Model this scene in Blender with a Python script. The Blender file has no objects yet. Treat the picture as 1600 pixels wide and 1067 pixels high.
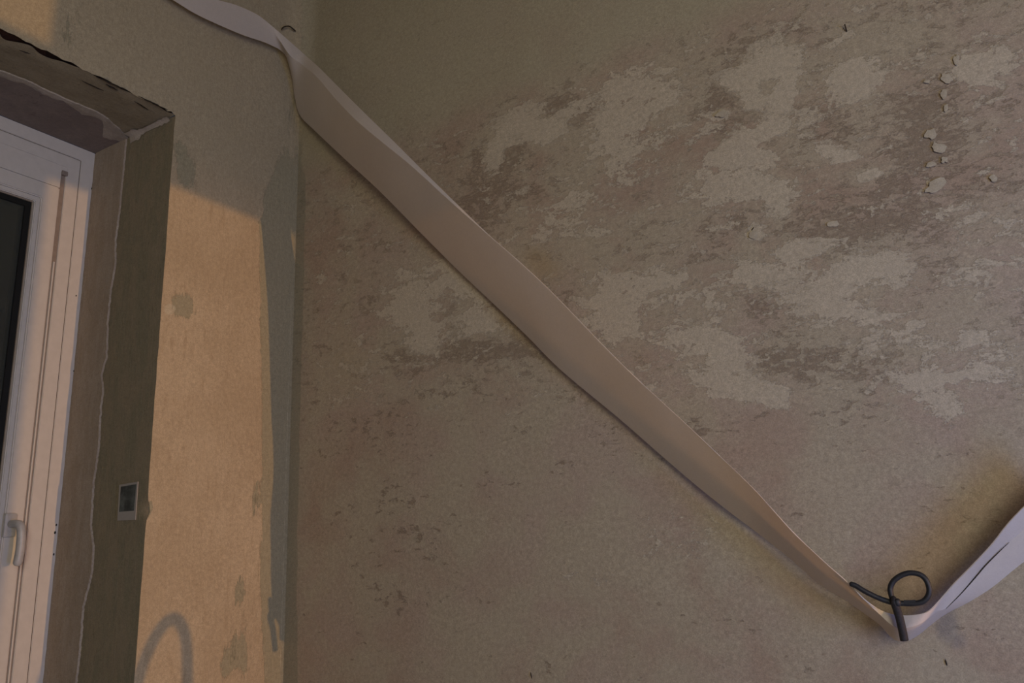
import bpy, bmesh, math, random
import numpy as np
from mathutils import Vector, Matrix, noise as mn
random.seed(4)
scn = bpy.context.scene

# ------------------------------------------------------------------ camera
# world frame: the room corner is x=0,y=0 ; wall_left is x=0, wall_right is y=0, z=0 is eye height
F = 1180.0
A = np.array([720.0, 0.0, F]); Cv = np.array([-203.0, -4833.0, F])
A[1] = (-F * F - A[0] * Cv[0]) / Cv[1]
_n = lambda v: v / np.linalg.norm(v)
WY = _n(A); WZ = _n(Cv); WX = np.cross(WY, WZ)
R = np.array([WX, WY, WZ])                       # world = R @ (right, down, forward)
CAM = np.array([1.75, -1.637, 0.0])
cam_d = bpy.data.cameras.new('camera'); cam = bpy.data.objects.new('camera', cam_d)
scn.collection.objects.link(cam); scn.camera = cam
cam_d.sensor_width = 36.0; cam_d.lens = F / 1600.0 * 36.0; cam_d.clip_start = 0.02
cx, cy_, cz = R[:, 0], -R[:, 1], -R[:, 2]
cam.matrix_world = Matrix(((cx[0], cy_[0], cz[0], CAM[0]), (cx[1], cy_[1], cz[1], CAM[1]),
                           (cx[2], cy_[2], cz[2], CAM[2]), (0, 0, 0, 1)))

# ------------------------------------------------------------------ world, lamps, exposure
w = bpy.data.worlds.new('world'); scn.world = w; w.use_nodes = True
w.node_tree.nodes['Background'].inputs[0].default_value = (0.35, 0.45, 0.7, 1)
w.node_tree.nodes['Background'].inputs[1].default_value = 0.05
scn.view_settings.view_transform = 'Standard'; scn.view_settings.look = 'None'
scn.view_settings.gamma = 1.0; scn.view_settings.use_curve_mapping = False
scn.view_settings.exposure = 0.0

LAMP = (4.83, -0.30, -0.02)                      # warm bare lamp in the next room
ld = bpy.data.lights.new('work_lamp', 'POINT'); ld.energy = 250.0; ld.color = (1.0, 0.54, 0.18)
ld.shadow_soft_size = 0.008
lo = bpy.data.objects.new('work_lamp', ld); lo.location = LAMP; scn.collection.objects.link(lo)

def area(name, loc, target, sx, sy, power, col):
    d = bpy.data.lights.new(name, 'AREA'); d.shape = 'RECTANGLE'; d.size = sx; d.size_y = sy
    d.energy = power; d.color = col
    o = bpy.data.objects.new(name, d); o.location = loc
    o.rotation_euler = (Vector(target) - Vector(loc)).to_track_quat('-Z', 'Y').to_euler()
    scn.collection.objects.link(o); return o
area('ambient_fill', (3.0, -2.6, 0.25), (1.6, 0.0, 0.1), 1.0, 1.4, 46, (0.955, 0.885, 0.74))  # added area lamp for the room's ambient light; no window built here
area('blue_side_fill', (3.1, -1.1, -0.3), (2.0, 0.0, 0.0), 0.5, 0.9, 17, (0.16, 0.34, 1.0))  # added area lamp for the bluish daylight from the right; no window built

# ------------------------------------------------------------------ helpers
def ray(px, py): return R @ np.array([px - 800.0, py - 533.5, F])
def hit(px, py, ax, val):
    r = ray(px, py); return CAM + (val - CAM[ax]) / r[ax] * r
def to_px(P):
    q = (np.asarray(P) - CAM) @ R
    return 800 + q[..., 0] / q[..., 2] * F, 533.5 + q[..., 1] / q[..., 2] * F
def props(o, label=None, cat=None, group=None, kind=None):
    if label: o['label'] = label
    if cat: o['category'] = cat
    if group: o['group'] = group
    if kind: o['kind'] = kind
    return o
def link(name, me, m=None, parent=None):
    if m is not None: me.materials.append(m)
    o = bpy.data.objects.new(name, me); scn.collection.objects.link(o)
    if parent is not None: o.parent = parent
    return o
def pyd(name, vs, fs, m=None, parent=None, smooth=False):
    me = bpy.data.meshes.new(name); me.from_pydata([tuple(map(float, v)) for v in vs], [], fs); me.update()
    bm = bmesh.new(); bm.from_mesh(me); bmesh.ops.recalc_face_normals(bm, faces=bm.faces); bm.to_mesh(me); bm.free()
    if smooth: me.polygons.foreach_set('use_smooth', [True] * len(me.polygons))
    return link(name, me, m, parent)
def bx(name, lo_, hi_, m=None, parent=None, bev=0.0):
    bm = bmesh.new(); bmesh.ops.create_cube(bm, size=1.0)
    for v in bm.verts:
        for k in range(3): v.co[k] = (lo_[k] + hi_[k]) / 2 + v.co[k] * (hi_[k] - lo_[k])
    if bev: bmesh.ops.bevel(bm, geom=bm.edges[:], offset=bev, segments=2, affect='EDGES', profile=0.7)
    me = bpy.data.meshes.new(name); bm.to_mesh(me); bm.free(); return link(name, me, m, parent)
def spline(pts, n):
    """Catmull-Rom through pts (k,3) -> n points"""
    pts = np.asarray(pts, float); k = len(pts)
    t = np.linspace(0, k - 1, n); out = []
    for s in t:
        i = min(int(s), k - 2); u = s - i
        p0 = pts[max(i - 1, 0)]; p1 = pts[i]; p2 = pts[i + 1]; p3 = pts[min(i + 2, k - 1)]
        out.append(0.5 * ((2 * p1) + (-p0 + p2) * u + (2 * p0 - 5 * p1 + 4 * p2 - p3) * u * u + (-p0 + 3 * p1 - 3 * p2 + p3) * u ** 3))
    return np.array(out)
def tube(name, pts, rad, m=None, parent=None, seg=12):
    pts = [Vector(p) for p in pts]; n = len(pts)
    if not hasattr(rad, '__len__'): rad = [rad] * n
    vs, fs = [], []; up = None
    for i in range(n):
        t = (pts[min(i + 1, n - 1)] - pts[max(i - 1, 0)]).normalized()
        if up is None: up = t.orthogonal().normalized()
        up = (up - t * up.dot(t)).normalized(); s = t.cross(up)
        for k in range(seg):
            a = 2 * math.pi * k / seg; vs.append(pts[i] + (up * math.cos(a) + s * math.sin(a)) * rad[i])
    for i in range(n - 1):
        for k in range(seg):
            fs.append((i * seg + k, i * seg + (k + 1) % seg, (i + 1) * seg + (k + 1) % seg, (i + 1) * seg + k))
    fs.append(tuple(range(seg))); fs.append(tuple(range((n - 1) * seg, n * seg)))
    return pyd(name, vs, fs, m, parent, smooth=True)

# ------------------------------------------------------------------ material kit
class NT:
    def __init__(s, name, rough=0.9):
        s.m = bpy.data.materials.new(name); s.m.use_nodes = True; s.t = s.m.node_tree
        s.b = s.t.nodes['Principled BSDF']; s.b.inputs['Roughness'].default_value = rough
        s.b.inputs['Specular IOR Level'].default_value = 0.25
        s.co = s.t.nodes.new('ShaderNodeTexCoord').outputs['Object']
    def plug(s, sock, v):
        if isinstance(v, bpy.types.NodeSocket): s.t.links.new(v, sock)
        elif isinstance(v, (tuple, list)): sock.default_value = tuple(v) + ((1,) if len(v) == 3 and sock.type == 'RGBA' else ())
        else: sock.default_value = v
    def math(s, op, a, b=0.0, clamp=False):
        n = s.t.nodes.new('ShaderNodeMath'); n.operation = op; n.use_clamp = clamp
        s.plug(n.inputs[0], a); s.plug(n.inputs[1], b); return n.outputs[0]
    def mapping(s, scale=(1, 1, 1), rot=(0, 0, 0), loc=(0, 0, 0)):
        n = s.t.nodes.new('ShaderNodeMapping'); s.t.links.new(s.co, n.inputs[0])
        n.inputs['Scale'].default_value = scale; n.inputs['Rotation'].default_value = rot; n.inputs['Location'].default_value = loc
        return n.outputs[0]
    def noise(s, scale, detail=5, rough=0.6, vec=None, dist=0.0):
        n = s.t.nodes.new('ShaderNodeTexNoise'); n.inputs['Scale'].default_value = scale
        n.inputs['Detail'].default_value = detail; n.inputs['Roughness'].default_value = rough
        n.inputs['Distortion'].default_value = dist
        s.t.links.new(vec if vec is not None else s.co, n.inputs['Vector']); return n.outputs['Fac']
    def attr(s, name):
        n = s.t.nodes.new('ShaderNodeAttribute'); n.attribute_name = name; return n.outputs['Fac']
    def step(s, v, a, b, lo_=0.0, hi_=1.0):
        n = s.t.nodes.new('ShaderNodeMapRange'); n.interpolation_type = 'SMOOTHSTEP'
        s.plug(n.inputs['Value'], v); s.plug(n.inputs['From Min'], a); s.plug(n.inputs['From Max'], b)
        n.inputs['To Min'].default_value = lo_; n.inputs['To Max'].default_value = hi_; return n.outputs['Result']
    def mix(s, f, a, b, mode='MIX'):
        n = s.t.nodes.new('ShaderNodeMix'); n.data_type = 'RGBA'; n.blend_type = mode
        s.plug(n.inputs['Factor'], f); s.plug(n.inputs['A'], a) if False else None
        ins = [i for i in n.inputs if i.type == 'RGBA']; s.plug(ins[0], a); s.plug(ins[1], b)
        return [o for o in n.outputs if o.type == 'RGBA'][0]
    def gray(s, v):
        n = s.t.nodes.new('ShaderNodeCombineColor')
        for i in range(3): s.t.links.new(v, n.inputs[i])
        return n.outputs[0]
    def bump(s, h, dist, strength=1.0, prev=None):
        n = s.t.nodes.new('ShaderNodeBump'); n.inputs['Distance'].default_value = dist; n.inputs['Strength'].default_value = strength
        s.t.links.new(h, n.inputs['Height'])
        if prev is not None: s.t.links.new(prev, n.inputs['Normal'])
        return n.outputs[0]
    def done(s, col, nrm=None):
        s.plug(s.b.inputs['Base Color'], col)
        if nrm is not None: s.t.links.new(nrm, s.b.inputs['Normal'])
        return s.m
def simple(name, col, rough=0.6, sc=60, amt=0.08, bump=0.0, spec=0.3):
    k = NT(name, rough); k.b.inputs['Specular IOR Level'].default_value = spec
    v = k.step(k.noise(sc, 4), 0.3, 0.7, 1 - amt, 1 + amt)
    c = k.mix(1.0, col, k.gray(v), 'MULTIPLY')
    return k.done(c, k.bump(k.noise(sc * 3, 3), bump) if bump else None)

def grain(k, col, amt=0.1):
    g = k.step(k.noise(420, 2, 0.7), 0.25, 0.75, 1 - amt, 1 + amt)
    g2 = k.step(k.noise(110, 3, 0.7), 0.25, 0.75, 1 - amt * .6, 1 + amt * .6)
    return k.mix(1.0, k.mix(1.0, col, k.gray(g), 'MULTIPLY'), k.gray(g2), 'MULTIPLY')

# --- right wall: brown scraped plaster with remnants of paler skim paint
k = NT('scraped_plaster_right', 0.92)
diag = k.mapping(scale=(1.0, 1.0, 2.0), rot=(0, math.radians(20), 0))
big = k.noise(1.7, 4, 0.6)
n1 = k.noise(13, 10, 0.66, diag, 0.5)
n2 = k.noise(30, 8, 0.7, diag, 0.2)
n3 = k.noise(5.5, 6, 0.6, None, 0.4)
base = k.mix(k.step(big, 0.35, 0.65), (0.345, 0.258, 0.188), (0.385, 0.305, 0.235))
base = k.mix(k.step(n3, 0.35, 0.62), base, (0.385, 0.325, 0.235))
n4 = k.noise(85, 5, 0.75)
fine = k.math('ADD', k.math('MULTIPLY', k.math('SUBTRACT', n4, 0.5), 0.9), k.math('MULTIPLY', k.math('SUBTRACT', n2, 0.5), 0.9))
lf = k.math('ADD', k.math('MULTIPLY', k.attr('pale'), 0.92), k.math('MULTIPLY', k.math('SUBTRACT', n1, 0.5), 1.7))
lf = k.math('ADD', lf, k.math('MULTIPLY', fine, 0.7))
lmask = k.step(lf, 0.46, 0.53)
lf2 = k.math('ADD', k.attr('pale'), k.math('ADD', k.math('MULTIPLY', k.math('SUBTRACT', n2, 0.5), 1.4), fine))
lmask2 = k.step(lf2, 0.40, 0.62)
n6 = k.noise(7.5, 7, 0.68, diag, 0.3)
df = k.math('ADD', k.attr('bare'), k.math('MULTIPLY', k.math('SUBTRACT', n2, 0.5), 1.6))
df = k.math('ADD', df, k.math('ADD', k.math('MULTIPLY', k.math('SUBTRACT', n6, 0.5), 1.3), k.math('MULTIPLY', fine, 0.6)))
dmask = k.step(df, 0.45, 0.62)
col = k.mix(k.math('MULTIPLY', dmask, 0.75), base, (0.225, 0.170, 0.120))
col = k.mix(k.math('MULTIPLY', lmask2, 0.4), col, (0.43, 0.365, 0.265))
col = k.mix(k.math('MULTIPLY', lmask, 0.78), col, (0.475, 0.41, 0.31))
col = k.mix(1.0, col, k.gray(k.step(n4, 0.36, 0.66, 0.93, 1.06)), 'MULTIPLY')
col = k.mix(k.math('MULTIPLY', k.attr('smooth'), 0.75), col, (0.36, 0.325, 0.225))
gf = k.math('ADD', k.attr('green'), k.math('MULTIPLY', k.math('SUBTRACT', n3, 0.5), 0.9))
col = k.mix(k.math('MULTIPLY', k.step(gf, 0.44, 0.56), 0.7), col, (0.25, 0.228, 0.165))
col = k.mix(k.math('MULTIPLY', k.step(k.attr('ochre_glow'), 0.1, 0.9), 0.5), col, (0.34, 0.245, 0.125))
st = k.math('ADD', k.attr('bluish_patch'), k.math('MULTIPLY', k.math('SUBTRACT', n1, 0.5), 0.5))
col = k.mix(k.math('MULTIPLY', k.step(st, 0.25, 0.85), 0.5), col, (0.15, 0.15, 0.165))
col = grain(k, col, 0.17)
h = k.math('ADD', k.math('MULTIPLY', lmask, 0.45), k.math('MULTIPLY', dmask, -0.5))
h = k.math('ADD', h, k.math('MULTIPLY', n2, 1.2))
MR = k.done(col, k.bump(k.noise(300, 3), 0.0006, 0.5, k.bump(h, 0.0022, 0.7)))

# --- left wall: beige paint with vertical brushing, grey-green old paint showing through
k = NT('beige_painted_plaster', 0.9)
vert = k.mapping(scale=(1, 3.2, 0.8))
v1 = k.noise(16, 8, 0.65, vert, 0.3)
v2 = k.noise(55, 6, 0.7, vert)
b1 = k.noise(3.5, 5, 0.6)
base = k.mix(k.step(b1, 0.35, 0.65), (0.43, 0.335, 0.225), (0.49, 0.39, 0.27))
base = k.mix(k.step(v1, 0.5, 0.72), base, (0.405, 0.31, 0.205))
gf = k.math('ADD', k.attr('green'), k.math('ADD', k.math('MULTIPLY', k.math('SUBTRACT', v1, 0.5), 0.9), k.math('MULTIPLY', k.math('SUBTRACT', v2, 0.5), 1.1)))
gmask = k.step(gf, 0.45, 0.53)
col = k.mix(k.math('MULTIPLY', k.attr('smooth'), 0.7), base, (0.375, 0.33, 0.235))
col = k.mix(k.math('MULTIPLY', gmask, 0.8), col, (0.305, 0.28, 0.195))
pf = k.math('ADD', k.attr('pale'), k.math('MULTIPLY', k.math('SUBTRACT', v2, 0.5), 0.5))
col = k.mix(k.math('MULTIPLY', k.step(pf, 0.45, 0.56), 0.6), col, (0.53, 0.47, 0.35))
df = k.math('ADD', k.attr('bare'), k.math('MULTIPLY', k.math('SUBTRACT', v2, 0.5), 1.8))
col = k.mix(k.math('MULTIPLY', k.step(df, 0.43, 0.58), 0.65), col, (0.17, 0.155, 0.10))
col = k.mix(k.step(v2, 0.56, 0.72, 0, 0.08), col, (0.22, 0.16, 0.1))
col = k.mix(1.0, col, k.gray(k.step(k.noise(70, 5, 0.75), 0.36, 0.66, 0.94, 1.05)), 'MULTIPLY')
col = grain(k, col, 0.16)
h = k.math('ADD', k.math('MULTIPLY', gmask, -0.8), k.math('MULTIPLY', v2, 1.2))
ML = k.done(col, k.bump(k.noise(300, 3), 0.0006, 0.5, k.bump(h, 0.002, 0.6)))

def plaster(name, c1, c2, dark, mapscale=(1, 1, 1), sc=12, rough=0.92):
    k = NT(name, rough); mv = k.mapping(scale=mapscale)
    a = k.noise(sc, 8, 0.65, mv, 0.3); b = k.noise(sc * 3.5, 6, 0.7, mv)
    c = k.mix(k.step(a, 0.38, 0.62), c1, c2); c = k.mix(k.step(b, 0.56, 0.72, 0, 0.55), c, dark)
    c = grain(k, c, 0.12)
    return k.done(c, k.bump(k.noise(300, 3), 0.0006, 0.5, k.bump(b, 0.003, 0.6)))
M_rev_out = plaster('olive_reveal_plaster', (0.275, 0.225, 0.155), (0.235, 0.205, 0.14), (0.15, 0.12, 0.075), (3, 1, .8))
M_rev_in = plaster('pinkish_reveal_filler', (0.33, 0.265, 0.205), (0.37, 0.305, 0.245), (0.24, 0.18, 0.13), (3, 1, .8))
M_filler = plaster('white_filler', (0.42, 0.36, 0.31), (0.35, 0.30, 0.25), (0.25, 0.2, 0.16))
M_bead = plaster('filler_edge', (0.42, 0.35, 0.29), (0.36, 0.29, 0.235), (0.24, 0.19, 0.15))
M_sof_out = plaster('lintel_plaster', (0.30, 0.25, 0.17), (0.25, 0.205, 0.135), (0.12, 0.09, 0.055), (2.5, 1, 1), 9)
M_sof_in = plaster('mauve_lintel_plaster', (0.235, 0.19, 0.17), (0.20, 0.16, 0.145), (0.13, 0.09, 0.08))
M_core = plaster('broken_brick_core', (0.10, 0.045, 0.03), (0.035, 0.022, 0.014), (0.015, 0.01, 0.008), (1, 1, 1), 20)
M_pvc = simple('white_pvc', (0.62, 0.58, 0.56), 0.38, 40, 0.03, spec=0.5)
M_pvc_line = simple('grey_seal', (0.17, 0.13, 0.11), 0.7)
M_slot = simple('slot_brown', (0.27, 0.22, 0.195), 0.6)
M_gasket = simple('grey_bead', (0.33, 0.27, 0.22), 0.6)
M_black = simple('black_seal', (0.01, 0.01, 0.01), 0.6)
M_handle = simple('handle_white', (0.50, 0.47, 0.46), 0.35, spec=0.5)
M_cable = simple('black_cable_sheath', (0.012, 0.014, 0.02), 0.5, 200, 0.15, 0.0004, spec=0.4)
M_cable2 = simple('worn_black_sheath', (0.022, 0.021, 0.025), 0.6, 200, 0.25, 0.0008)
M_nail = simple('rusty_nail', (0.03, 0.022, 0.016), 0.6)
M_room = simple('room_paint', (0.42, 0.36, 0.28), 0.9)
M_photo = simple('photo_border', (0.36, 0.33, 0.31), 0.4, amt=0.03)
k = NT('photo_picture', 0.35)
c = k.mix(k.step(k.noise(40, 5, 0.6), 0.35, 0.65), (0.02, 0.024, 0.024), (0.10, 0.115, 0.11))
M_pic = k.done(c)
k = NT('glass_dark', 0.08); k.b.inputs['Specular IOR Level'].default_value = 0.3
k.b.inputs['Transmission Weight'].default_value = 0.9; k.b.inputs['Roughness'].default_value = 0.02
M_glass = k.done((0.35, 0.38, 0.36))
M_backing = simple('black_backing', (0.012, 0.014, 0.012), 0.7)
k = NT('foam_strip', 0.75)
c = k.mix(k.step(k.noise(6, 3), 0.3, 0.7), (0.69, 0.64, 0.60), (0.73, 0.68, 0.64))
k.b.inputs['Subsurface Weight'].default_value = 0.0
fc = grain(k, c, 0.05)
M_strip = k.done(fc, k.bump(k.noise(350, 2), 0.0003, 0.4))
tr = k.t.nodes.new('ShaderNodeBsdfTranslucent'); k.plug(tr.inputs['Color'], (0.80, 0.72, 0.66))
mx = k.t.nodes.new('ShaderNodeMixShader'); mx.inputs[0].default_value = 0.40
k.t.links.new(k.b.outputs[0], mx.inputs[1]); k.t.links.new(tr.outputs[0], mx.inputs[2])
k.t.links.new(mx.outputs[0], k.t.nodes['Material Output'].inputs['Surface'])

# ------------------------------------------------------------------ wall fields (paint remnants, painted glow, tinted patches, measured off the wall)
def blobs(PX, PY, lst):
    f = np.zeros_like(PX)
    for (x, y, rx, ry, a, v) in lst:
        a = math.radians(a); dx = PX - x; dy = PY - y
        u = (dx * math.cos(a) + dy * math.sin(a)) / rx; q = (-dx * math.sin(a) + dy * math.cos(a)) / ry
        f = f + v * np.exp(-0.7 * (u * u + q * q))
    return f
def sstep(x, a, b):
    t = np.clip((x - a) / (b - a), 0, 1); return t * t * (3 - 2 * t)
def grid_mesh(name, U, V, fn, mat_, keep=None, attrs=None, parent=None):
    uu, vv = np.meshgrid(U, V, indexing='ij'); P = fn(uu, vv).reshape(-1, 3)
    nu, nv = len(U), len(V); i, j = np.meshgrid(np.arange(nu - 1), np.arange(nv - 1), indexing='ij')
    a = (i * nv + j).ravel(); q = np.stack([a, a + nv, a + nv + 1, a + 1], 1)
    if keep is not None:
        um = ((U[:-1] + U[1:]) / 2)[:, None] + 0 * ((V[:-1] + V[1:]) / 2)[None]; vm = 0 * um + ((V[:-1] + V[1:]) / 2)[None]
        q = q[keep(um, vm).ravel()]
    me = bpy.data.meshes.new(name); me.vertices.add(len(P)); me.vertices.foreach_set('co', P.ravel().astype('f'))
    me.loops.add(q.size); me.loops.foreach_set('vertex_index', q.ravel().astype('i'))
    me.polygons.add(len(q)); me.polygons.foreach_set('loop_start', (np.arange(len(q)) * 4).astype('i'))
    me.update(calc_edges=True); me.validate()
    me.polygons.foreach_set('use_smooth', [True] * len(me.polygons))
    if attrs:
        for kk, vals in attrs(P).items():
            at = me.attributes.new(kk, 'FLOAT', 'POINT'); at.data.foreach_set('value', vals.ravel().astype('f'))
    return link(name, me, mat_, parent)

PALE_R = [(1205,95,34,19,-20,.9),(1150,125,18,11,0,.9),(1225,147,11,27,20,.9),(1335,120,26,22,0,.85),(1176,155,15,11,0,.8),
 (1128,178,12,5,-15,.95),(1195,208,34,8,-18,.9),(1142,238,26,19,-30,.8),(1190,250,18,11,0,.7),(1160,292,62,20,0,.7),
 (1292,237,17,8,5,.8),(1327,245,14,6,0,.6),(1357,275,16,7,-20,.7),(1222,328,12,6,30,.7),(1178,365,11,9,0,.7),
 (1258,388,34,10,-8,.9),(1195,425,50,15,-10,.55),(1283,470,62,24,5,.6),(1125,542,32,20,20,.8),(1150,602,54,17,15,.75),
 (1205,622,24,9,15,.8),(1440,600,40,20,-10,.55),(1480,640,34,17,0,.55),(960,480,36,38,0,.6),(1060,530,30,18,0,.4),(1335,425,50,18,-10,.5),
 (1030,440,34,18,0,.4),(1400,420,30,18,0,.4),(870,190,38,10,-35,.6),(815,188,30,16,-30,.6),(775,235,12,34,15,.6),(840,205,22,14,0,.6),
 (890,340,60,30,0,.3),(955,215,40,60,0,.35),(1000,150,50,50,0,.4),(640,470,26,38,30,.55),(665,520,22,30,0,.55),(738,458,46,22,30,.4),
 (745,505,32,15,0,.5),(720,430,18,16,0,.3),(1060,840,70,50,0,.4),(900,900,80,36,0,.3),(1000,620,60,30,0,.25),(1540,110,34,20,-20,.55),
 (1515,100,16,14,0,.7),(870,60,60,20,0,.1),(1300,150,140,30,-20,.2),(1390,520,60,26,0,.25),(560,590,40,40,0,.15),(1290,840,120,20,0,.15),
 (1380,970,40,20,0,.1),(1100,470,40,16,0,.35),(1490,330,50,20,0,.2),(1540,420,50,30,0,.2),(1540,560,50,40,0,.25)]
BARE_R = [(900,176,50,18,-10,.55),(868,165,40,12,-10,.35),(800,230,34,15,-40,.55),(780,262,28,14,-30,.6),(745,245,10,14,0,.4),(830,178,14,16,0,.3),
 (785,190,14,10,0,.5),(905,172,50,9,-30,.2),(985,205,20,20,0,.2),(1180,82,44,20,-10,.45),(1120,150,16,28,0,.4),(1130,225,12,26,0,.4),(1200,170,70,16,0,.3),
 (1280,195,90,36,0,.25),(1450,190,44,90,0,.3),(1400,330,100,50,-10,.32),(1290,385,36,20,-20,.5),(1220,440,60,22,10,.35),(1180,478,22,11,0,.5),
 (1200,350,60,20,0,.2),(1110,350,24,12,0,.2),(700,550,70,16,-5,.4),(690,500,30,16,0,.35),(790,548,40,16,0,.4),(730,330,40,40,0,.2),(1250,480,40,20,0,.25),
 (1230,560,60,26,0,.28),(1370,580,60,30,0,.22),(620,820,50,60,0,.2),(600,930,80,40,0,.15),(870,870,40,30,0,.15),(560,660,50,50,0,.12),(820,300,60,24,-20,.2),
 (1020,700,40,20,0,.2),(1480,430,60,40,0,.15),(1090,680,40,30,0,.15),(1480,120,16,14,0,.3),(760,300,30,20,0,.25),(1000,75,70,8,-18,.1)]
def attrs_right(P):
    PX, PY = to_px(P); X, Z = P[:, 0], P[:, 2]
    above = sstep(Z, 1.10, 1.22)                        # smooth un-scraped band below the ceiling
    low = sstep(-PY, -760, -560)
    pale = (-.02 + .30 * low) * (1 - above) + .06 + blobs(PX, PY, PALE_R) * (1 - .75 * above * (PX < 1000))
    bare = .15 + .19 * low * (1 - above) + blobs(PX, PY, BARE_R) - blobs(PX, PY, PALE_R) * .8
    edge = 0.035 + 0.02 * sstep(-Z, -.1, .5)
    green = (1 - sstep(X, edge - .022, edge + .03)) * 1.0 * (1 - .5 * above)
    ochre_glow = blobs(PX, PY, [(845,412,32,20,40,.9),(1000,560,30,30,0,.35),(795,500,40,16,35,.7),(700,345,30,10,0,.2),(830,520,40,18,40,.5),
                           (370,8,60,18,15,.8),(545,560,40,60,0,.35),(500,800,30,120,0,.3),(1235,850,50,18,40,.2)])  # ochre tint, with the strip's warm bounce glow and shade painted in
    bluish_patch = blobs(PX, PY, [(1478,975,17,26,15,1.0),(1500,1005,13,14,0,.7)])  # bluish dark patch beside the strip's lowest point
    return dict(pale=pale, bare=bare, smooth=np.clip(above - blobs(PX, PY, PALE_R), 0, 1), green=green, ochre_glow=np.clip(ochre_glow, 0, 1), bluish_patch=np.clip(bluish_patch, 0, 1))
GREEN_L = [(292,268,14,26,0,.9),(280,232,9,18,0,.6),(285,475,17,16,0,.9),(293,490,12,9,0,.5),(400,780,7,28,8,.7),(374,925,6,22,3,.85),(396,740,4,14,0,.4),(366,1020,14,30,0,.8),
 (350,1045,10,16,0,.5),(385,1010,10,80,0,.35),(410,900,10,60,0,.35),(100,20,60,60,0,.25),(430,290,18,30,0,.45),(418,320,14,20,0,.5),(232,795,8,12,0,.9),(110,60,16,30,0,.3)]
def attrs_left(P):
    PX, PY = to_px(P); Y, Z = P[:, 1], P[:, 2]
    above = sstep(Z, 0.90, 1.12)
    zs = np.array([-1.5, -.42, -.32, .25, .63, .94, 1.0, 1.6]); ys = np.array([-.06, -.06, -.075, -.105, -.13, -.15, -.11, -.04])
    edge = np.interp(Z, zs, ys)
    green = sstep(Y, edge - .02, edge + .02) * (1 - .6 * sstep(Z, 1.0, 1.25)) + blobs(PX, PY, GREEN_L)
    pale = blobs(PX, PY, [(265,483,9,9,0,1.0),(405,960,12,20,0,.5),(320,190,30,30,0,.2),(308,478,6,5,0,.4)]) + .62 * np.exp(-((Y + .010) / .006) ** 2) * (Z < .75)
    bare = .08 + blobs(PX, PY, [(276,225,3,14,-20,.5),(286,245,10,3,40,.5),(400,780,4,30,8,.5),(374,920,4,24,0,.5),(365,1020,10,30,0,.4),(430,320,14,22,0,.3),(232,795,6,10,0,.6)])
    return dict(green=green, pale=pale, bare=bare, smooth=above)

def wob(a, b, s=1.0, seed=0.0):
    return mn.noise(Vector((a * s, b * s, seed)))
def wobble_arr(U, V, s, seed, amp):
    out = np.empty(U.shape); it = np.nditer(U, flags=['multi_index'])
    for _ in it:
        i = it.multi_index; out[i] = mn.noise(Vector((float(U[i]) * s, float(V[i]) * s, seed)))
    return out * amp

# ------------------------------------------------------------------ setting: the room
ZC, ZF = 1.98, -1.50                              # ceiling and floor
COV = 0.10
def cove_z(V):
    """V is arc length up the wall; returns height and inset for the soft cove under the ceiling"""
    z0 = ZC - COV; a = np.clip((V - z0) / COV, 0, math.pi / 2)
    return np.where(V < z0, V, z0 + COV * np.sin(a)), np.where(V < z0, 0, COV * (1 - np.cos(a)))
VTOP = ZC - COV + COV * math.pi / 2
fineV = np.concatenate([np.linspace(ZF, -.55, 8)[:-1], np.arange(-.55, VTOP, .0125), [VTOP]])
def round_corner(u, z):
    r = .001 + .08 * sstep(z, 1.3, 1.6); t = np.clip(u / r, 0, 1); th = math.pi / 4 * (1 + t)
    return np.where(u < r, r - r * np.cos(th), u), np.where(u < r, r - r * np.sin(th), 0)
def f_right(U, V):
    z, ins = cove_z(V); d = wobble_arr(U, V, 2.3, 3.1, .004) + wobble_arr(U, V, 9, 7.7, .0012)
    a, b = round_corner(U, z)
    return np.stack([np.where(U < .3, np.maximum(a, ins), U), -np.maximum(ins, b) + d * sstep(U, 0, .1), z], -1)
UR = np.concatenate([np.arange(0, 2.2, .0125), np.linspace(2.2, 3.2, 10)])
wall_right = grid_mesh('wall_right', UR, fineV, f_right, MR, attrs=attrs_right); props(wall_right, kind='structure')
YO, ZO = -0.4585, 1.156                           # edge of the window opening: side and lintel
YL_ = -1.62
def f_left(U, V):
    z, ins = cove_z(V); d = wobble_arr(U, V, 2.3, 9.1, .003) + wobble_arr(U, V, 9, 1.7, .001)
    m = sstep(-U, 0, .1) * sstep(np.abs(U - YO), 0, .04) * sstep(np.abs(z - ZO), 0, .04)
    a, b = round_corner(-U, z)
    y = np.where(U > -.3, -np.maximum(a, ins), U)
    zz = z + np.where(np.abs(V - ZO) < 1e-4, 1, 0) * (U < YO) * (np.abs(wobble_arr(U, V, 30, 2.2, .012)) + np.abs(wobble_arr(U, V, 90, 5.2, .004)))
    on = (np.abs(U - YO) < 1e-4) * (V < ZO + .001)
    chip = .010 * np.exp(-((V - .075) / .016) ** 2)
    y = y + on * (wobble_arr(U, V, 18, 6.6, .0016) + chip)
    return np.stack([np.maximum(ins, b) + d * m, y, zz], -1)
UL = np.sort(np.concatenate([np.arange(0, YO, -.0125), [YO], np.arange(YO - .0125, -1.1, -.0125), np.linspace(-1.1, YL_, 8), np.linspace(YL_ - .3, -4.0, 8)]))
VL = fineV[np.abs(fineV - ZO) > .004]; VL = np.sort(np.concatenate([VL, [ZO]]))
wall_left = grid_mesh('wall_left', UL, VL, f_left, ML,
                      keep=lambda u, v: ~((u < YO) & (u > YL_) & (v < ZO)), attrs=attrs_left)
props(wall_left, kind='structure')

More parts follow.
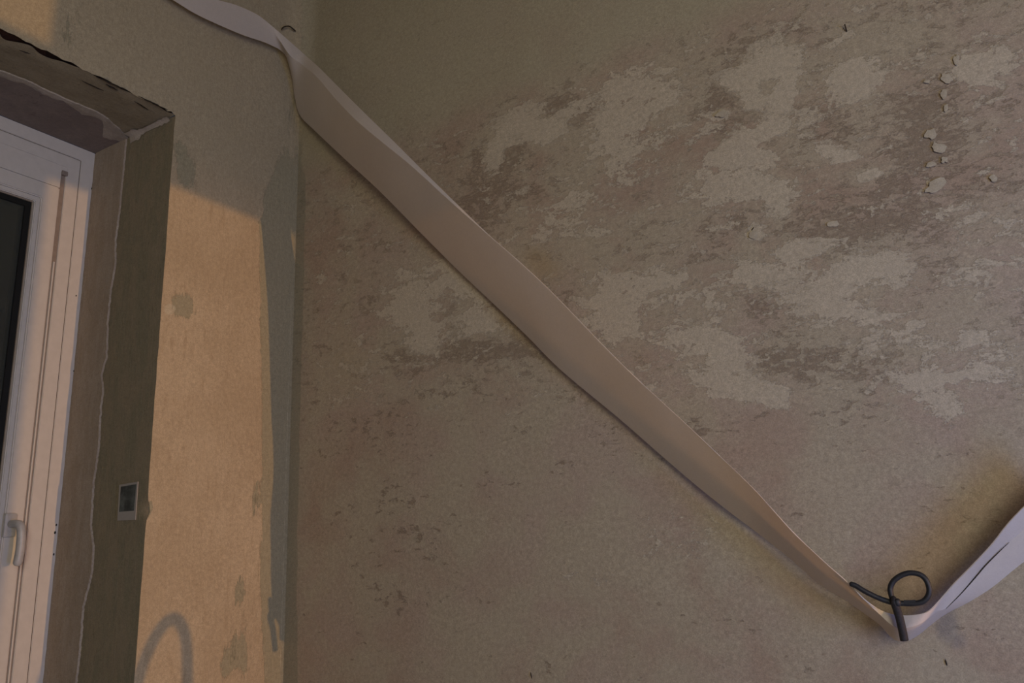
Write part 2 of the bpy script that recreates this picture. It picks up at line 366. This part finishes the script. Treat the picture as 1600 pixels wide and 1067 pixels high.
# right-hand reveal of the opening: outer olive plaster, then a proud inner filler coat with a ragged edge
bpx = [(196,250),(188,333),(182,378),(182,412),(174,460),(170,505),(168.5,556),(160,587),(163,608),(159,642),(156,700),(148,755),(144,820),
       (148,855),(146,893),(137.5,927),(132,948),(129,992),(125.5,1027),(121,1067)]
bp = np.array([hit(x, y, 1, YO) for x, y in bpx]); o_ = np.argsort(bp[:, 2]); bp = bp[o_]
zs = np.arange(ZF + .6, ZO + .001, .006); zs[-1] = ZO
WX_ = -0.375
def bnd(z): return float(np.interp(z, bp[:, 2], bp[:, 0])) + .0035 * wob(z, 0, 60, 1.0) + .002 * wob(z, 0, 150, 4.0)
vs, fs = [], []; K = 9
for z in zs:
    b = bnd(z); chip = .010 * math.exp(-((z - .075) / .016) ** 2)
    e = YO + .0016 * wob(YO * 18, z * 18, 1, 6.6) + chip
    for q in range(K):
        t = q / (K - 1); x = 0.0 + b * t
        vs.append((x, (e if q == 0 else YO) + (.0012 * wob(x, z, 22, 3.0) if 0 < q < K - 1 else 0), z))
for i in range(len(zs) - 1):
    for q in range(K - 1): a = i * K + q; fs.append((a, a + 1, a + K + 1, a + K))
ro = pyd('reveal_plaster', vs, fs, M_rev_out, wall_left, smooth=True)
vs, fs = [], []; K = 8
for z in zs:
    b = bnd(z)
    th = .0045 + .001 * wob(z, 0, 40, 8)
    row = [(b, YO), (b - .001, YO - th)] + [(b + (WX_ - b) * t, YO - th * (1 if t < .8 else .9)) for t in (.06, .25, .5, .75, .9, 1.0)]
    for x, y in row: vs.append((x, y, z))
for i in range(len(zs) - 1):
    for q in range(K - 1): a = i * K + q; fs.append((a, a + 1, a + K + 1, a + K))
ri = pyd('reveal_filler', vs, fs, M_rev_in, wall_left)
ri.data.materials.append(M_bead)
for p in ri.data.polygons:
    if (p.index % (K - 1)) == 0: p.material_index = 1
# ragged filler bead down the boundary of the two coats
vs = []
for z in np.arange(-.45, ZO - .02, .006):
    vs.append((bnd(z) - .0015, YO - .0045 , z))
tube('filler_bead', vs, [.0006 + .0012 * abs(wob(p[2], 0, 50, 5)) for p in vs], M_bead, wall_left, 6)

# lintel soffit: outer plaster (broken away along its front arris), white filler, mauve inner part
ysf = np.arange(YO, YL_ - .001, -.006)
sb = np.array([(-.214,-.461),(-.19,-.50),(-.160,-.554),(-.150,-.60),(-.158,-.70),(-.150,-.776),(-.163,-.834),(-.165,-.95),(-.16,-1.7)])
def sbnd(y, k_=0): return float(np.interp(-y, -sb[:, 1], sb[:, 0])) + .006 * wob(y, k_, 25, 2) + .002 * wob(y, k_, 90, 3)
def fbnd(y):       # width of the missing arris
    deep = .030 * (1 - float(sstep(-y * -1, -.80, -.72))) if y > -.9 else .026
    return -max(.0006, deep * (.55 + .9 * wob(y, 0, 22, 9)) * (1 if y < -.72 else 0) + .006 * max(0, wob(y, 0, 30, 4) + .15) + .002)
vs, fs = [], []; K = 8
for y in ysf:
    a_, b_ = fbnd(y), sbnd(y)
    for q in range(K):
        t = q / (K - 1); x = a_ + (b_ - a_) * t; vs.append((x, y, ZO + (.0016 * wob(x, y, 25, 3.0) if 0 < q < K - 1 else 0) + (.004 if q == 0 else 0)))
for i in range(len(ysf) - 1):
    for q in range(K - 1): a = i * K + q; fs.append((a, a + 1, a + K + 1, a + K))
pyd('lintel_plaster', vs, fs, M_sof_out, wall_left, smooth=True)
def wf(y): return .026 + .022 * wob(y, 0, 14, 6) + .008 * wob(y, 0, 60, 6) + .05 * math.exp(-((y + .50) / .035) ** 2)
vs, fs = [], []
for y in ysf:
    b_ = sbnd(y)
    for x, z in [(b_, ZO), (b_ - .001, ZO - .0035), (b_ - wf(y) * .6, ZO - .0045), (b_ - wf(y), ZO - .0035)]: vs.append((x, y, z))
for i in range(len(ysf) - 1):
    for q in range(3): a = i * 4 + q; fs.append((a, a + 1, a + 5, a + 4))
pyd('lintel_filler', vs, fs, M_filler, wall_left)
vs, fs = [], []
for y in ysf:
    b_ = sbnd(y) - wf(y) + .004
    for t in (0, .3, .6, 1): vs.append((b_ + (WX_ - b_) * t, y, ZO - .0035 + .0012 * wob(y, t, 20, 5)))
for i in range(len(ysf) - 1):
    for q in range(3): a = i * 4 + q; fs.append((a, a + 1, a + 5, a + 4))
pyd('lintel_inner_plaster', vs, fs, M_sof_in, wall_left)
# filler smeared in the corner between the soffit and the reveal
pts = [hit(x, y, 1, YO - .002) for x, y in [(204,214),(216,203),(232,195),(248,187),(266,181)]]
vs, fs = [], []
for i, p in enumerate(spline([(p[0], YO - .001, ZO - .002) for p in pts], 24)):
    wdt = .006 + .010 * abs(wob(i, 0, .6, 3)) + .012 * (i < 8)
    vs += [(p[0], YO - .002, ZO - .004 - wdt), (p[0], YO - .005, ZO - .005), (p[0], YO - .006 - wdt, ZO - .003)]
for i in range(23):
    for q in range(2): a = i * 3 + q; fs.append((a, a + 1, a + 4, a + 3))
pyd('corner_filler', vs, fs, M_filler, wall_left, smooth=True)
# masonry behind the broken plaster
bx('brick_core', (WX_, YL_, ZO + .014), (-.006, YO, ZO + .10), M_core, wall_left)
bx('wall_masonry', (-.42, YO + .012, ZF), (-.012, .05, ZO + .012), M_core, wall_left)
# scratches in the lintel plaster
for (x0, y0, x1, y1) in [(128,126,162,142),(150,120,200,142),(210,158,232,172),(216,150,262,172),(165,132,186,140),(30,78,48,84)]:
    a = hit(x0, y0, 2, ZO); b = hit(x1, y1, 2, ZO)
    if a[0] < -.005 or b[0] < -.005:
        a[0] = min(a[0], -.012); b[0] = min(b[0], -.012)
    pts = [a + (b - a) * t + np.array([.003 * wob(t, x0, 6, 1), 0, 0]) for t in np.linspace(0, 1, 9)]
    tube('plaster_crack', pts, [.0006 + .0016 * math.sin(math.pi * t) for t in np.linspace(0, 1, 9)], M_nail, wall_left, 5)

for (x0, y0, x1, y1) in [(1477,1030,1480,1040),(829,1050,831,1060),(1178,355,1174,360)]:
    a = hit(x0, y0, 1, -.002); b = hit(x1, y1, 1, -.002)
    tube('wall_crack', [a + (b - a) * t for t in (0, .3, .7, 1)], [.0004, .0012, .0012, .0004], M_nail, wall_right, 5)
# plaster and paint flakes standing proud of the right wall
def flake(px, py, rx, ry, ang, seed):
    a = math.radians(ang); n = 14; out = []
    for i in range(n):
        t = 2 * math.pi * i / n; r = 1 + .55 * wob(math.cos(t), math.sin(t), 1.6, seed) + .3 * wob(math.cos(t), math.sin(t), 4, seed + 9)
        u, v = rx * r * math.cos(t), ry * r * math.sin(t)
        out.append((px + u * math.cos(a) - v * math.sin(a), py + u * math.sin(a) + v * math.cos(a)))
    top = [hit(x, y, 1, -.0048) for x, y in out]; bot = [hit(x, y, 1, .002) for x, y in out]
    cen = np.mean(top, 0) + np.array([0, -.0006, 0])
    vs = [cen] + top + bot; fs = [(0, 1 + i, 1 + (i + 1) % n) for i in range(n)]
    fs += [(1 + i, 1 + n + i, 1 + n + (i + 1) % n, 1 + (i + 1) % n) for i in range(n)]
    return pyd('plaster_flake', vs, fs, M_flake, wall_right)
k = NT('pale_paint_flake', 0.9)
M_flake = k.done(grain(k, k.mix(k.step(k.noise(40, 4), .4, .6), (0.40, 0.345, 0.26), (0.44, 0.385, 0.295)), .12), k.bump(k.noise(200, 3), 0.001, 0.5))
for i, a in enumerate([(1455,209,11,7,-25),(1466,231,12,9,10),(1476,250,5,5,0),(1455,257,8,4.5,-8),(1462,290,17,7,-32),(1494,93,5,6.5,0),(1477,122,10,6,15),(1475,146,5,8,0),
                       (1302,350,8,6,0),(1478,168,3,6,10),(1448,127,5,3,0),(1552,278,6,5,0),(1128,178,11,5,-15),(1177,366,7,7,0)]):
    flake(*a, seed=i * 3.7)

ceil = bx('ceiling', (0, -4.0, ZC), (3.2, 0, ZC + .05), M_room); props(ceil, kind='structure')
ceil.data.materials.clear()
k = NT('ceiling_paint', .92)
ceil.data.materials.append(k.done(grain(k, k.mix(k.step(k.noise(4, 5), .35, .65), (0.30, 0.265, 0.175), (0.36, 0.315, 0.22)), .1)))
fl = bx('floor', (-.4, -4.0, ZF - .05), (6.2, .0, ZF), simple('screed', (.62, .57, .50), .9)); props(fl, kind='structure')
wb = bx('wall_back', (0, -4.05, ZF), (3.2, -4.0, ZC), M_room); props(wb, kind='structure')
# unseen partition added behind the camera; slit and high opening shape the lamp light
wp = bpy.data.objects.new('light_mask_partition', None); scn.collection.objects.link(wp); wp.location = (3.2, -2, ZF); props(wp, kind='structure')
def part(name, lo_, hi_):
    o = bx(name, lo_, hi_, M_room); o.parent = wp; o.matrix_parent_inverse = Matrix.Translation((-3.2, 2, -ZF)); return o
DY, DZ = -.2366, .3057
XP = 3.2
sc = (LAMP[0] - XP) / (LAMP[0] - WX_)
DY = LAMP[1] + (-.588 - LAMP[1]) * sc
s0 = (LAMP[0] - XP) / LAMP[0]; DZ = LAMP[2] + (.945 - LAMP[2]) * s0
TY = LAMP[1] + (-.800 - LAMP[1]) * s0; TZ = LAMP[2] + (1.165 - LAMP[2]) * s0
part('mask_panel', (XP, -4.0, ZF), (XP + .02, DY, TZ)); part('mask_panel', (XP, TY, TZ), (XP + .02, DY, ZC))
YR = LAMP[1] * (1 - s0)
part('mask_panel', (XP, DY, DZ), (XP + .02, 0, ZC)); part('mask_panel', (XP, YR, ZF), (XP + .02, 0, DZ)); part('mask_panel', (XP, -4.0, 1.0), (XP + .02, TY, ZC)); part('mask_panel', (XP, -4.0, TZ), (XP + .02, -1.1, 1.0))

# ------------------------------------------------------------------ window_1: white plastic window
win = bpy.data.objects.new('window_1', None); scn.collection.objects.link(win); win.location = (WX_, -1.04, ZF + .9); props(win, kind='structure')
WI = Matrix.Translation((-WX_, 1.04, -(ZF + .9)))
def wpart(o, par=None):
    o.parent = par or win
    if par is None: o.matrix_parent_inverse = WI
    return o
def frame_ring(name, y0, y1, z0, z1, wd, x0, x1, m, bev=.002):
    """rectangular ring (y0<y1 outer, wd = member width)"""
    bm = bmesh.new()
    pr = [(0, x0), (0, x1), (wd, x1), (wd, x0)]
    loops = []
    for (ins, x) in pr:
        loops.append([bm.verts.new((x, y, z)) for y, z in ((y0 + ins, z0 + ins), (y1 - ins, z0 + ins), (y1 - ins, z1 - ins), (y0 + ins, z1 - ins))])
    for a in range(4):
        for b in range(4):
            bm.faces.new((loops[a][b], loops[a][(b + 1) % 4], loops[(a + 1) % 4][(b + 1) % 4], loops[(a + 1) % 4][b]))
    bmesh.ops.recalc_face_normals(bm, faces=bm.faces)
    if bev: bmesh.ops.bevel(bm, geom=bm.edges[:], offset=bev, segments=2, affect='EDGES')
    me = bpy.data.meshes.new(name); bm.to_mesh(me); bm.free(); return link(name, me, m)
Y1 = YO - .002; Y0 = YL_ + .002; Z0 = -1.35; Z1 = ZO - .004
wpart(frame_ring('frame', Y0, Y1, Z0, Z1, .040, -.46, WX_, M_pvc, .0015))
wpart(frame_ring('frame_seal', Y0 + .0395, Y1 - .0395, Z0 + .0395, Z1 - .0395, .0025, -.46, WX_ - .002, M_pvc_line, 0))
wpart(frame_ring('inner_frame', Y0 + .041, Y1 - .041, Z0 + .041, Z1 - .041, .038, -.46, WX_ - .0005, M_pvc, .0015))
# slot between frame and sash (right side), with a thin rail standing in it
ya, yb = Y1 - .079, -.555
bxs = wpart(bx('slot', (-.46, yb, Z0 + .1), (WX_ - .006, ya, 1.056), M_slot))
wpart(bx('rail', (-.40, -.5485, Z0 + .1), (WX_ - .001, -.5445, 0.78), M_pvc, bev=.0008))
wpart(bx('slot_cap', (-.40, -.553, 1.046), (WX_ + .003, -.536, 1.06), M_slot, bev=.003))
sy1 = -.5535; sz1 = 1.003
wpart(bx('head_rail', (-.46, Y0 + .079, sz1 + .0012), (WX_ - .0005, sy1, Z1 - .079), M_pvc, bev=.0008))
wpart(bx('head_rail', (-.46, sy1 + .0003, 1.056), (WX_ - .0008, ya + .0005, Z1 - .079), M_pvc, bev=.0003))
sash = wpart(frame_ring('sash', Y0 + .08, sy1, Z0 + .1, sz1, .047, -.455, WX_ + .002, M_pvc, .003))
gy0, gy1, gz0, gz1 = Y0 + .127, sy1 - .047, Z0 + .147, sz1 - .047
bd = wpart(frame_ring('glazing_bead', gy0, gy1, gz0, gz1, .014, -.44, WX_ - .003, M_pvc, .0025))
wpart(frame_ring('seal', gy0 + .0135, gy1 - .0135, gz0 + .0135, gz1 - .0135, .003, -.44, WX_ - .012, M_gasket, 0))
wpart(frame_ring('glass_spacer', gy0 + .0160, gy1 - .0160, gz0 + .0160, gz1 - .0160, .016, -.43, WX_ - .016, M_black, 0))
wpart(bx('pane', (-.402, gy0 + .02, gz0 + .02), (-.396, gy1 - .02, gz1 - .02), M_glass))
dark_backing = wpart(bx('dark_backing', (-.50, Y0, Z0), (-.49, Y1, Z1), M_backing))  # dark sheet added behind the pane to keep the glass dark
# handle
hb = hit(17, 819, 0, WX_ + .01)
hnd = wpart(bx('handle', (WX_, hb[1] - .016, hb[2] - .032), (WX_ + .012, hb[1] + .014, hb[2] + .028), M_handle, bev=.006))
hx = WX_ + .012
lev = [(hx, hb[1], hb[2]), (hx + .022, hb[1], hb[2] + .001), (hx + .036, hb[1] + .003, hb[2] - .004), (hx + .041, hb[1] + .006, hb[2] - .022),
       (hx + .041, hb[1] + .0075, hb[2] - .06), (hx + .040, hb[1] + .006, hb[2] - .090), (hx + .037, hb[1] + .005, hb[2] - .102)]
sp = spline(lev, 30)
lv = tube('lever', sp, [.0095] * 8 + [.0105] * 18 + [.010, .0095, .008, .006], M_handle, None, 14)
lv.parent = hnd
# small mortar gaps along the joint of frame and reveal
for px, py, r in [(155,240,.004),(150,297,.0022),(119,462,.0015),(88,820,.002),(86,832,.0025),(84,866,.002),(118,580,.0018)]:
    p = hit(px, py, 0, WX_ + .001)
    bm = bmesh.new(); bmesh.ops.create_icosphere(bm, subdivisions=1, radius=r)
    for v in bm.verts: v.co.z *= 1.8; v.co += Vector((p[0], min(p[1], YO - .004), p[2]))
    me = bpy.data.meshes.new('mortar_hole'); bm.to_mesh(me); bm.free(); wpart(link('mortar_hole', me, M_black))

# ------------------------------------------------------------------ small photo stuck on the reveal
c4 = [hit(x, y, 1, YO - .0015) for x, y in ((187.5,757.5), (216.5,752.5), (212.5,812), (184.5,813.5))]
def quad_slab(name, c, y0, y1, m, par=None):
    vs = [(p[0], y0, p[2]) for p in c] + [(p[0], y1, p[2]) for p in c]
    fs = [(0, 1, 2, 3), (4, 5, 6, 7)] + [(i, (i + 1) % 4, 4 + (i + 1) % 4, 4 + i) for i in range(4)]
    return pyd(name, vs, fs, m, par)
ph = quad_slab('instant_photo', c4, YO - .0035, YO - .0015, M_photo)
props(ph, 'small instant photo with white border stuck on the window reveal', 'photo')
def lerp4(u, v):
    t = c4[0] * (1 - u) + c4[1] * u; b = c4[3] * (1 - u) + c4[2] * u; return t * (1 - v) + b * v
quad_slab('picture', [lerp4(.10, .06), lerp4(.93, .06), lerp4(.90, .76), lerp4(.08, .76)], YO - .0039, YO - .0034, M_pic, ph)

# ------------------------------------------------------------------ the foam edging strip
def ent(px, py, off):
    """point seen at (px,py) standing `off` away from whichever of the two walls is met first"""
    a = hit(px, py, 0, off); b = hit(px, py, 1, -off)
    r = ray(px, py); ta = (off - CAM[0]) / r[0]; tb = (-off - CAM[1]) / r[1]
    if ta <= 0: return b
    if tb <= 0: return a
    return a if ta < tb else b
S = [  # lower edge, off | fold, off | upper edge, off
 ((60,-118),.035,(85,-130),.05,(110,-142),.060),
 ((125,-84),.035,(150,-90),.05,(175,-96),.060),
 ((190,-48),.035,(215,-48),.05,(240,-50),.060),
 ((270,0),.035,(300,-4),.05,(325,-6),.060),
 ((312,25),.035,(345,17),.05,(369,8),.060),
 ((375,53),.035,(392,36),.05,(400,22),.060),
 ((420,69),.035,(422,47),.055,(418,35),.062),
 ((446,86),.032,(437,63),.065,(431,46),.066),
 ((456,120),.030,(453,86),.082,(447,60),.076),
 ((461,152),.028,(472,101),.100,(473,83),.090),
 ((469,180),.034,(495,120),.118,(498,105),.106),
 ((491,203),.046,(525,155),.140,(525,132),.124),
 ((542,251),.062,(558,189),.170,(567,174),.152),
 ((594,299),.066,(596,221),.182,(614,220),.168),
 ((659,365),.048,(645,261),.180,(662,268),.170),
 ((715,421),.030,(703,314),.168,(711,316),.164),
 ((770,473),.026,(756,361),.158,(761,364),.157),
 ((823,524),.026,(808,407),.150,(812,409),.150),
 ((878,579),.028,(862,457),.143,(866,460),.143),
 ((967,653),.030,(952,550),.136,(956,553),.136),
 ((1031,709),.030,(1018,613),.132,(1022,617),.132),
 ((1087,757),.030,(1085,675),.126,(1089,679),.126),
 ((1137,797),.032,(1141,728),.128,(1145,732),.128),
 ((1181,830),.024,(1188,775),.134,(1192,779),.134),
 ((1232,870),.026,(1236,828),.133,(1240,832),.133),
 ((1281,912),.028,(1286,876),.132,(1290,879),.132),
 ((1318,935),.030,(1322,908),.130,(1326,911),.130),
 ((1351,958),.032,(1350,936),.124,(1355,940),.124),
 ((1375,976),.034,(1373,958),.112,(1385,957),.106),
 ((1394,996),.036,(1397,978),.108,(1410,961),.112),
 ((1411,1002),.042,(1418,980),.112,(1433,960),.114),
 ((1431,994),.038,(1440,972),.108,(1453,953),.112),
 ((1455,975),.032,(1463,955),.088,(1475,930),.098),
 ((1477,959),.034,(1480,948),.072,(1493,909),.090),
 ((1515,939),.038,(1508,921),.064,(1520,882),.092),
 ((1550,917),.042,(1541,881),.064,(1550,850),.092),
 ((1600,877),.046,(1581,843),.066,(1580,812),.092),
 ((1660,838),.050,(1640,790),.070,(1630,762),.094),
 ((1720,796),.054,(1690,750),.072,(1680,715),.096)]
low = spline([ent(*s[0], s[1]) for s in S], 300); fold = spline([ent(*s[2], s[3]) for s in S], 300); upp = spline([ent(*s[4], s[5]) for s in S], 300)
vs, fs = [], []
COLS = [0, .25, .5, .75, 1.0]
for i in range(300):
    for t in COLS:
        bulge = .003 * math.sin(math.pi * t)
        p = low[i] * (1 - t) + fold[i] * t + np.array([0, -bulge, 0]); vs.append(p)
    vs.append(fold[i] * .5 + upp[i] * .5); vs.append(upp[i])
KC = len(COLS) + 2
for i in range(299):
    for q in range(KC - 1): a = i * KC + q; fs.append((a, a + 1, a + KC + 1, a + KC))
strip = pyd('foam_strip', vs, fs, M_strip)
for p in strip.data.polygons: p.use_smooth = (p.index % (KC - 1)) not in (99,)
es = strip.modifiers.new('thickness', 'SOLIDIFY'); es.thickness = .0018; es.offset = 0
sp_ = strip.modifiers.new('hard_rim', 'EDGE_SPLIT'); sp_.split_angle = math.radians(50)
props(strip, 'long pale twisted foam edging strip sagging diagonally across the bare right wall', 'strip')
# sharp crease along the fold
me = strip.data
at = me.attributes.new('sharp_edge', 'BOOLEAN', 'EDGE')
for e in me.edges:
    a, b = e.vertices
    if a % KC == len(COLS) - 1 and b % KC == len(COLS) - 1: at.data[e.index].value = True
# open crease in the right-hand length
cr = [ent(x, y, o) for x, y, o in [(1478,951,.072),(1500,929,.067),(1523,903,.066),(1540,883,.066),(1562,861,.067),(1577,847,.068)]]
tube('crease', [p + np.array([0, -.002, 0]) for p in spline(cr, 40)], [.0003 + .0009 * math.sin(math.pi * t / 39) for t in range(40)], M_nail, strip, 6)

# ------------------------------------------------------------------ black cable loop coming out of the wall behind the strip
cpx = [(1411,1001,.120),(1406,975,.124),(1400,955,.130),(1394,935,.132),(1391,920,.13),(1396,908,.13),(1408,899,.13),(1422,895,.13),(1437,897.5,.13),(1447,906,.13),
       (1452,921,.13),(1449,933,.13),(1440,940.5,.13),(1425,943,.13),(1410,942.5,.130),(1398,942,.132),(1386,939,.132),(1370,933,.134),(1350,923,.136),(1337,915,.136),(1327,911.5,.136)]
pts = spline([ent(x, y, o) for x, y, o in cpx], 160)
cb = tube('cable_loop', pts, [.0046] * 156 + [.0046, .004, .003, .001], M_cable)
props(cb, 'black cable bent into a loop at the lowest point of the sagging strip', 'cable')
e2 = [ent(x, y, o) for x, y, o in [(1413,1000,.122),(1409,980,.126),(1404,960,.130),(1398,942,.138),(1396,931,.136)]]
tube('cable_sleeve', spline(e2, 24), [.0068] * 18 + [.0062, .0056, .005, .004, .003, .0015], M_cable2, cb)
kn = [ent(x, y, o) for x, y, o in [(1399,937,.138),(1402,941,.139),(1401,946,.138)]]
tube('cable_knot', spline(kn, 8), [.003, .0055, .006, .006, .006, .006, .0055, .003], M_cable, cb)
for i in range(8):
    x = 1413.5 + i * 2.3; p = ent(x, 940.6 - (i > 5) * .2, .132)
    bx('ridge', p - np.array([.0010, .002, .001]), p + np.array([.0010, .002, .0032]), M_cable, cb)

# ------------------------------------------------------------------ nails
def nail(px, py, ln, r, bend, name, lab, off=-.004):
    p = hit(px, py, 1, -abs(off) + .006)
    pts = [hit(px + 1, py, 1, -.012 if off > 0 else .006), p, p + np.array([0, -ln * .5, .002]), p + np.array([bend[0] * .5, -ln * .9, bend[1] * .5]), p + np.array([bend[0], -ln, bend[1]])]
    o = tube(name, spline(pts, 12), r, M_nail, None, 8); props(o, lab, 'nail'); return o
nail(461, 48, .05, .0022, (-.010, -.022), 'bent_nail', 'small dark bent nail in the ceiling corner above the foam strip twist', .055)
nail(1323, 50, .012, .0014, (-.001, .012), 'nail', 'small dark nail high on the right wall near the top edge')

# ------------------------------------------------------------------ unseen arched hose, added to cast the arch shadow on the left wall
XA = 2.35; sA = (LAMP[0] - XA) / LAMP[0]
arch = []
for px, py in [(196,1150),(216,1062),(236,1008),(256,976),(272,967),(284,979),(291,1005),(293,1050),(293,1130)]:
    g = hit(px, py, 0, 0.0); arch.append((XA, LAMP[1] + (g[1] - LAMP[1]) * sA, LAMP[2] + (g[2] - LAMP[2]) * sA))
def down(p, q):
    return [(XA, q[1] + (q[1] - p[1]) * .3, q[2] - .12), (XA, q[1] + (q[1] - p[1]) * .4, -.6), (XA, q[1], -1.0), (XA, q[1], ZF)]
arch = down(arch[1], arch[0])[::-1] + arch + down(arch[-2], arch[-1])
hs = tube('shadow_hose', spline(arch, 90), .0085, M_cable)
props(hs, 'unseen arched hose added to cast the arch shadow beside the window', 'hose')
